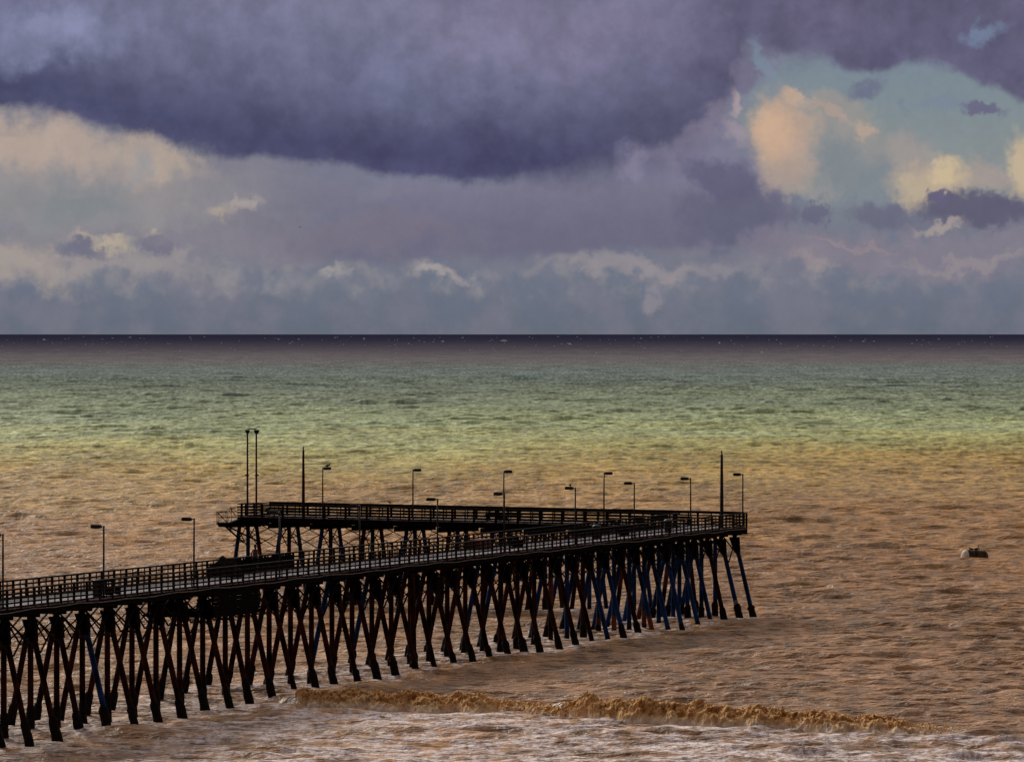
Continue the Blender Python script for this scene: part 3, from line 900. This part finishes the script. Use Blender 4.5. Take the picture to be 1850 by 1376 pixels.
o = roller(895, 1026, 300, .95, 'crest_foam', ''); tag(o, 'thin dark foam on the crest between the two rolls of foam', 'foam', kind='stuff')

# ------------------------------------------------------------------ far whitecaps
mb = MB()
def cap_(px, py, wpx, hpx):
    X_, Y_ = wxy(px, py); k = Y_/F; w = wpx*k; h = hpx*k
    n = 7; v0 = []
    for i in range(n):
        u = i/(n-1); e = math.sin(math.pi*u)**.7
        x = X_ + (u-.5)*w; hh = h*e*random.uniform(.5,1)
        v0 += [(x, Y_-h*1.2*e, -.05), (x, Y_, hh+.02), (x, Y_+h*1.4*e, -.05)]
    fs = []
    for i in range(n-1):
        a = i*3; fs += [(a,a+3,a+4,a+1),(a+1,a+4,a+5,a+2)]
    mb._add(v0, fs)
for i in range(240):
    py = 608 + random.expovariate(1/13.0)
    if py > 690: continue
    cap_(random.uniform(-150,2000), py, random.choice((1.5,2,2.5,3,5)), random.uniform(.5,1.5))
for i in range(170): cap_(random.uniform(-100,1950), random.uniform(660,860), random.uniform(2,7), random.uniform(.5,1.1))
for (x,y,w,h) in ((910,616,14,3),(1030,622,5,3),(800,617,5,2.5),(80,614,6,2.5),(445,646,7,3),(1735,660,10,2.5),(997,839,12,3),(988,839,4,3),(540,613,4,2),(1300,620,4,3),(1560,617,6,2),(1377,637,6,3),(230,668,4,2),(185,666,5,2),(1386,680,6,3)): cap_(x,y,w,h)
capm = mat('white_foam', (.75,.72,.72), .9, .2, .1, 1, 0)
o = mb.build('whitecaps', capm); tag(o, 'scattered tiny whitecaps out toward the horizon', 'whitecaps', kind='stuff')

# ------------------------------------------------------------------ sky
w = bpy.data.worlds.new('World'); scene.world = w; w.use_nodes = True
SUN_EL = math.radians(24); SUN_AZ = math.radians(-24)
g = NT(w.node_tree); bg = g.N['Background']
tc = g.N.new('ShaderNodeTexCoord'); sp = g.N.new('ShaderNodeSeparateXYZ'); g.L.new(tc.outputs['Generated'], sp.inputs[0])
dx, dy, dz = sp.outputs
az = g.math('ARCTAN2', dx, dy)
el = g.math('ARCSINE', dz)
u0 = g.math('MULTIPLY_ADD', az, F, 925.0)
v0 = g.math('MULTIPLY_ADD', el, F, 0.0)             # height over the horizon in the same angular unit
vy = g.math('SUBTRACT', 603.0, v0)
uv = g.vec(g.math('MULTIPLY',u0,.01), g.math('MULTIPLY',vy,.01))
def cn(scale, detail, off, rough=.55, dist=0):
    mp = g.N.new('ShaderNodeVectorMath'); mp.operation = 'ADD'; g._in(mp.inputs[0], uv); mp.inputs[1].default_value = (off, off*1.7, 0)
    return g.noise(mp.outputs[0], scale, detail, rough, dist)
def warped(amp1, sc1, amp2, sc2, off):
    a = cn(sc1, 3, off); b_ = cn(sc1, 3, off+13.3); c = cn(sc2, 4, off+29.1, .6); d = cn(sc2, 4, off+41.7, .6)
    U = g.math('ADD', u0, g.math('ADD', g.math('MULTIPLY', g.math('SUBTRACT',a,.5), amp1), g.math('MULTIPLY', g.math('SUBTRACT',c,.5), amp2)))
    Vv = g.math('ADD', vy, g.math('ADD', g.math('MULTIPLY', g.math('SUBTRACT',b_,.5), amp1), g.math('MULTIPLY', g.math('SUBTRACT',d,.5), amp2)))
    return U, Vv
Us, Vs = warped(120, .7, 60, 3.0, 3.0)         # soft, large folds
Uc, Vc = warped(46, 1.6, 34, 5.0, 71.0)        # crisp cumulus edges
softv = g.vec(Us, Vs); crispv = g.vec(Uc, Vc)
def blob(vec, cx, cy, rx, ry, rot=0, e0=.55, e1=1.15):
    mp = g.N.new('ShaderNodeMapping'); mp.vector_type = 'TEXTURE'
    g._in(mp.inputs['Vector'], vec); mp.inputs['Location'].default_value = (cx,cy,0); mp.inputs['Rotation'].default_value = (0,0,math.radians(rot)); mp.inputs['Scale'].default_value = (rx,ry,1)
    ln = g.N.new('ShaderNodeVectorMath'); ln.operation = 'LENGTH'; g._in(ln.inputs[0], mp.outputs[0])
    return g.ss(ln.outputs['Value'], e0, e1, 1.0, 0.0)
def curve(x, pts, ylo, yhi, xlo=-400, xhi=2250):
    n = g.N.new('ShaderNodeFloatCurve')
    c = n.mapping.curves[0]
    pp = [((a-xlo)/(xhi-xlo), (b_-ylo)/(yhi-ylo)) for a, b_ in pts]
    c.points[0].location = pp[0]; c.points[1].location = pp[-1]
    for p in pp[1:-1]: c.points.new(*p)
    n.mapping.update()
    t_ = g.math('DIVIDE', g.math('SUBTRACT', x, xlo), xhi-xlo, clamp=True)
    g._in(n.inputs['Value'], t_)
    return g.math('MULTIPLY_ADD', n.outputs[0], yhi-ylo, ylo)
sky = g.N.new('ShaderNodeTexSky'); sky.sky_type = 'NISHITA'; sky.sun_disc = False
sky.sun_elevation = SUN_EL; sky.sun_rotation = SUN_AZ
skc = g.N.new('ShaderNodeVectorMath'); skc.operation = 'SCALE'; g._in(skc.inputs[0], sky.outputs[0]); skc.inputs['Scale'].default_value = .06
sk = skc.outputs[0]
f_soft = cn(.9, 5, 5.0); f_mid = cn(2.2, 5, 17.0, .6); f_fine = cn(6.0, 4, 55.0, .6)
# low band of haze-grey sky
col = g.ramp(g.math('DIVIDE', vy, 603.0, clamp=True), [(0,srgb(108,111,132)), (.55,srgb(112,115,132)), (.72,srgb(114,119,135)), (.86,srgb(107,114,130)), (1.0,srgb(100,107,121))])
col = g.mix(g.ss(f_soft,.35,.7,0,.5), col, srgb(126,122,136))
def lay(mask, c, k=1.0, kn=None):
    global col
    f = g.math('MULTIPLY', mask, k) if k != 1.0 else mask
    if kn is not None: f = g.math('MULTIPLY', f, kn, clamp=True)
    col = g.mix(f, col, srgb(*c))
# cream veil at left under the cloud edge
lay(blob(softv, 120, 330, 430, 150, 6, .3, 1.2), (150,145,146), .9)
lay(blob(softv, 60, 250, 260, 50, 12, .2, 1.3), (186,166,152), .75)
lay(blob(softv, 290, 280, 110, 34, 10, .2, 1.2), (184,166,150), .65)
lay(blob(softv, 140, 375, 150, 55, 0, .2, 1.2), (124,132,138), .75)
lay(blob(softv, 30, 485, 130, 50, 0, .2, 1.2), (176,162,150), .7)
lay(blob(softv, 200, 480, 240, 26, 0, .2, 1.2), (164,154,150), .55)
lay(blob(softv, 240, 285, 26, 24, 0, .2, 1.2), (140,146,156), .6)
# clumps above the horizon band
kb = g.ss(cn(1.6, 4, 17.0, .5), .38, .74)
kc = g.ss(cn(2.0, 4, 203.0, .5), .40, .74)
lay(blob(softv, 850, 498, 1300, 44, 0, .3, 1.1), (156,150,150), .46, kc)
lay(blob(softv, 330, 505, 460, 44, 0, .3, 1.1), (156,149,149), .45, kb)
lay(blob(softv, 1150, 480, 260, 24, 0, .2, 1.1), (156,147,150), .6)
lay(blob(softv, 1480, 480, 40, 30, 0, .2, 1.2), (176,160,156), .7)
lay(blob(softv, 1170, 530, 30, 30, 0, .2, 1.2), (150,142,150), .6)
lay(blob(softv, 800, 490, 60, 18, 0, .2, 1.2), (172,162,158), .7)
lay(blob(softv, 610, 495, 40, 16, 0, .2, 1.2), (170,164,160), .6)
lay(blob(crispv, 205, 437, 48, 14, 0, .1, 1.3), (184,170,150), .8)
lay(blob(crispv, 150, 428, 30, 12, 0, .1, 1.3), (176,162,150), .75)
lay(blob(crispv, 280, 421, 16, 9, 0, .1, 1.3), (178,166,148), .75)
lay(blob(crispv, 150, 450, 60, 20, 6, .4, 1.1), (112,112,130), .85)
lay(blob(crispv, 285, 441, 38, 18, 6, .4, 1.1), (114,112,132), .85)
lay(blob(softv, 420, 440, 220, 38, 4, .3, 1.1), (132,126,138), .75)
lay(blob(crispv, 400, 382, 38, 14, -8, .05, 1.3), (176,162,148), .75)
lay(blob(crispv, 445, 368, 36, 14, 0, .2, 1.2), (180,168,160), .6)
lay(blob(softv, 690, 350, 60, 28, 0, .2, 1.2), (148,150,164), .7)
# mid grey cloud bank across the centre
Ub, Vb = warped(40, .8, 16, 3.0, 133.0)
bank = curve(Ub, [(-400,470),(0,470),(300,466),(450,470),(600,474),(750,470),(900,466),(1000,462),(1100,454),(1300,452),(1420,446),(1600,440),(2250,430)], 200, 600)
bd = g.math('SUBTRACT', bank, Vb)
bm_ = g.math('MULTIPLY', g.ss(bd, -8, 16), g.math('MULTIPLY', g.ss(Us, 380, 760), g.ss(Us, 1440, 1400)))
bc = g.ramp(g.math('DIVIDE', bd, 150.0, clamp=True), [(0,srgb(106,105,126)),(.35,srgb(108,106,128)),(.8,srgb(120,118,138)),(1,srgb(122,122,142))])
col = g.mix(g.math('MULTIPLY', bm_, .92), col, bc)
lay(blob(softv, 640, 420, 260, 44, 3, .4, 1.1), (122,116,130), .6)
lay(blob(softv, 1330, 380, 110, 80, 0, .4, 1.05), (98,98,120), .8)
# blue-green opening at right
gap = blob(crispv, 1640, 230, 330, 150, 6, .75, 1.05)
gapcol = g.mix(.97, sk, g.ramp(g.math('DIVIDE', g.math('SUBTRACT',vy,90.0), 260.0, clamp=True), [(0,srgb(114,132,148)),(.45,srgb(124,138,145)),(1,srgb(134,141,143))]))
col = g.mix(g.math('MULTIPLY',gap,.96), col, gapcol)
lay(blob(crispv, 1640, 175, 190, 60, 5, .1, 1.2), (114,122,140), .5, g.ss(f_mid,.5,.68))
lay(blob(crispv, 1520, 330, 130, 90, 20, .5, 1.1), (124,132,142), .85)
# sunlit cumulus: one dome, its left flank lit
lay(blob(crispv, 1478, 262, 128, 108, 14, .8, 1.02), (148,146,144), .95)
lay(blob(softv, 1520, 310, 100, 72, 20, .3, 1.15), (126,135,142), .9)
lay(blob(crispv, 1416, 252, 74, 100, -6, .3, 1.1), (186,160,143), .92)
lay(blob(crispv, 1396, 236, 44, 62, -12, .2, 1.1), (206,172,144), .75)
lay(blob(crispv, 1438, 178, 34, 18, 10, .3, 1.1), (190,164,146), .8)
lay(blob(softv, 1425, 318, 52, 44, 30, .3, 1.2), (168,152,144), .7)
lay(blob(crispv, 1500, 205, 54, 11, 32, .4, 1.1), (172,154,144), .8)
lay(blob(crispv, 1562, 238, 26, 22, 20, .4, 1.05), (178,158,144), .9)
lay(blob(crispv, 1640, 280, 60, 50, 30, .4, 1.1), (156,148,146), .85)
lay(blob(crispv, 1690, 325, 92, 46, -8, .35, 1.15), (182,165,146), .9)
lay(blob(crispv, 1705, 312, 40, 28, -20, .3, 1.1), (204,184,150), .8)
lay(blob(crispv, 1650, 350, 34, 40, 0, .4, 1.1), (184,168,146), .8)
lay(blob(crispv, 1780, 320, 60, 28, 10, .4, 1.1), (162,150,146), .85)
lay(blob(crispv, 1848, 300, 38, 70, 0, .35, 1.12), (196,176,148), .9)
lay(blob(crispv, 1330, 180, 14, 34, -15, .3, 1.1), (172,156,158), .8)
lay(blob(crispv, 1325, 235, 48, 26, 30, .3, 1.1), (160,148,158), .7)
# purple-grey lower right
lay(blob(softv, 1650, 455, 420, 52, 0, .5, 1.1), (130,124,138), .85)
lay(blob(crispv, 1480, 385, 34, 30, 0, .6, 1.05), (104,104,126), .9)
lay(blob(crispv, 1590, 392, 80, 28, 6, .3, 1.15), (104,104,124), .85)
lay(blob(crispv, 1770, 378, 135, 36, 4, .5, 1.1), (94,92,114), .92)
lay(blob(crispv, 1690, 356, 30, 16, 20, .6, 1.05), (100,96,122), .95)
lay(blob(crispv, 1700, 410, 60, 14, -14, .3, 1.1), (172,158,152), .7)
lay(blob(softv, 1560, 440, 120, 12, 2, .3, 1.1), (150,136,142), .6)
lay(blob(softv, 1750, 470, 160, 14, 0, .3, 1.1), (150,142,144), .6)
lay(blob(softv, 1170, 300, 62, 34, -10, .3, 1.1), (140,134,160), .7)
lay(blob(softv, 1230, 300, 120, 50, -15, .4, 1.1), (124,120,146), .6)
lay(blob(crispv, 1300, 325, 80, 44, 18, .5, 1.1), (96,94,120), .8)
# ---- the great dark cloud
Ue, Ve = warped(44, .9, 12, 3.0, 91.0)
edge = curve(Ue, [(-400,150),(-200,175),(0,198),(100,208),(200,238),(300,262),(400,282),(500,293),(600,302),(700,320),(800,330),(900,332),(1000,332),(1080,328),(1140,316),(1200,300),(1262,272),(1310,226),(1334,160),(1350,108),(1420,100),(1500,120),(1560,135),(1640,118),(1720,128),(1790,160),(1850,190),(2250,230)], 50, 380)
above = g.math('SUBTRACT', edge, g.math('ADD', Ve, g.math('MULTIPLY', g.math('SUBTRACT', f_fine, .5), 12)))   # >0 inside the cloud
# undo part of the soft warp so that the edge keeps its line
soft_r = g.math('MULTIPLY', g.ss(Us, 900, 1080), g.ss(Us, 1420, 1330))
msk = g.ss(above, g.math('MULTIPLY_ADD', soft_r, -34.0, -10.0), g.math('MULTIPLY_ADD', soft_r, 56.0, 16.0))
dist = g.math('DIVIDE', above, 330.0, clamp=True)
body = g.ramp(dist, [(0,srgb(80,81,110)), (.12,srgb(72,74,104)), (.28,srgb(84,86,114)), (.48,srgb(104,106,134)), (.75,srgb(116,117,144)), (1,srgb(120,119,145))])
bodyR = g.ramp(dist, [(0,srgb(100,98,124)), (.15,srgb(92,90,116)), (.5,srgb(98,94,120)), (1,srgb(104,100,126))])
body = g.mix(g.ss(Us, 950, 1450), body, bodyR)
body = g.mix(g.math('MULTIPLY', blob(softv, 60, 60, 210, 70, 0, .2, 1.2), .6), body, srgb(142,146,178))
body = g.mix(g.math('MULTIPLY', blob(softv, 1000, 60, 320, 90, 0, .2, 1.2), .5), body, srgb(126,118,146))
body = g.mix(g.math('MULTIPLY', blob(softv, 740, 170, 120, 60, 0, .2, 1.2), .3), body, srgb(118,122,154))
body = g.mix(g.math('MULTIPLY', blob(softv, 1480, 50, 150, 60, 0, .2, 1.2), .4), body, srgb(116,110,138))
body = g.mix(g.math('MULTIPLY', blob(softv, 850, 280, 420, 48, 2, .2, 1.2), .5), body, srgb(74,72,106))
vv = g.math('ADD', g.ss(f_soft,.3,.7,.90,1.10), g.ss(f_mid,.3,.7,-.05,.05))
hsn = g.N.new('ShaderNodeHueSaturation'); g._in(hsn.inputs['Color'], body); g._in(hsn.inputs['Value'], vv); body = hsn.outputs[0]
col = g.mix(msk, col, body)
lay(blob(softv, 1150, 296, 58, 36, -10, .1, 1.25), (134,130,152), .7)
lay(blob(softv, 1270, 236, 70, 26, -32, .1, 1.25), (136,128,146), .55)
lay(blob(softv, 1235, 285, 60, 26, -20, .1, 1.25), (124,120,142), .5)
# openings and scraps in the right-hand cloud
col = g.mix(g.math('MULTIPLY', blob(crispv, 1775, 62, 50, 22, -15, .2, 1.2), .85), col, srgb(116,130,156))
col = g.mix(g.math('MULTIPLY', blob(crispv, 1372, 110, 20, 52, -20, .3, 1.2), .6), col, srgb(124,142,160))
lay(blob(crispv, 1565, 165, 44, 24, -20, .3, 1.1), (106,110,134), .85)
lay(blob(crispv, 1775, 200, 52, 14, 4, .4, 1.1), (104,102,130), .9)
lay(blob(crispv, 1690, 190, 60, 20, 10, .2, 1.2), (118,134,152), .6)
lay(blob(crispv, 1345, 135, 26, 34, 0, .4, 1.1), (112,108,132), .8)
# fine texture over everything
hs2 = g.N.new('ShaderNodeHueSaturation'); g._in(hs2.inputs['Color'], col); g._in(hs2.inputs['Value'], g.math('ADD', g.ss(f_fine,.3,.7,.985,1.015), g.ss(f_mid,.3,.7,-.025,.025))); col = hs2.outputs[0]
# unseen sky shaped for the lighting: far brighter overhead, kept dim behind the viewer
eld = g.math('MULTIPLY', el, 57.2958)
dirc = g.math('MULTIPLY_ADD', dy, .5, .5)
cl = g.ss(g.noise(tc.outputs['Generated'], 3.0, 5, .6, 0, '3D'), .3, .7, .75, 1.25)
hi_f = g.mix(g.ss(dirc, .2, .9), (.16,.16,.20,1), (.95,.88,.82,1))
hi_s = g.N.new('ShaderNodeVectorMath'); hi_s.operation = 'SCALE'; g._in(hi_s.inputs[0], hi_f); g._in(hi_s.inputs['Scale'], cl)
hi = g.mix(.12, hi_s.outputs[0], sk)
col = g.mix(g.ss(eld, 4.0, 26.0), col, hi)
col = g.mix(g.ss(dy, .5, -.2), col, (.10,.10,.13,1))
g.L.new(col, bg.inputs['Color']); bg.inputs['Strength'].default_value = 1.0
w.cycles.sampling_method = 'MANUAL'; w.cycles.sample_map_resolution = 1024

# ------------------------------------------------------------------ sun
sl = bpy.data.lights.new('sun', 'SUN'); sl.energy = 2.6; sl.angle = math.radians(14); sl.color = (1,.93,.82)
so = bpy.data.objects.new('sun', sl); COL.objects.link(so)
sd = Vector((math.sin(SUN_AZ)*math.cos(SUN_EL), math.cos(SUN_AZ)*math.cos(SUN_EL), math.sin(SUN_EL)))
so.rotation_euler = sd.to_track_quat('Z','Y').to_euler(); so.location = (0,0,60)

# ------------------------------------------------------------------ camera
cam = bpy.data.cameras.new('camera'); cam.sensor_width = 36; cam.lens = F/1850*36
cam.clip_start = 1; cam.clip_end = 600000
co_ = bpy.data.objects.new('camera', cam); COL.objects.link(co_)
co_.location = (0,0,H); co_.rotation_euler = (math.radians(90) - math.atan(85/F), 0, 0)
scene.camera = co_
scene.view_settings.view_transform = 'Standard'; scene.view_settings.look = 'None'; scene.view_settings.exposure = 0; scene.view_settings.gamma = 1
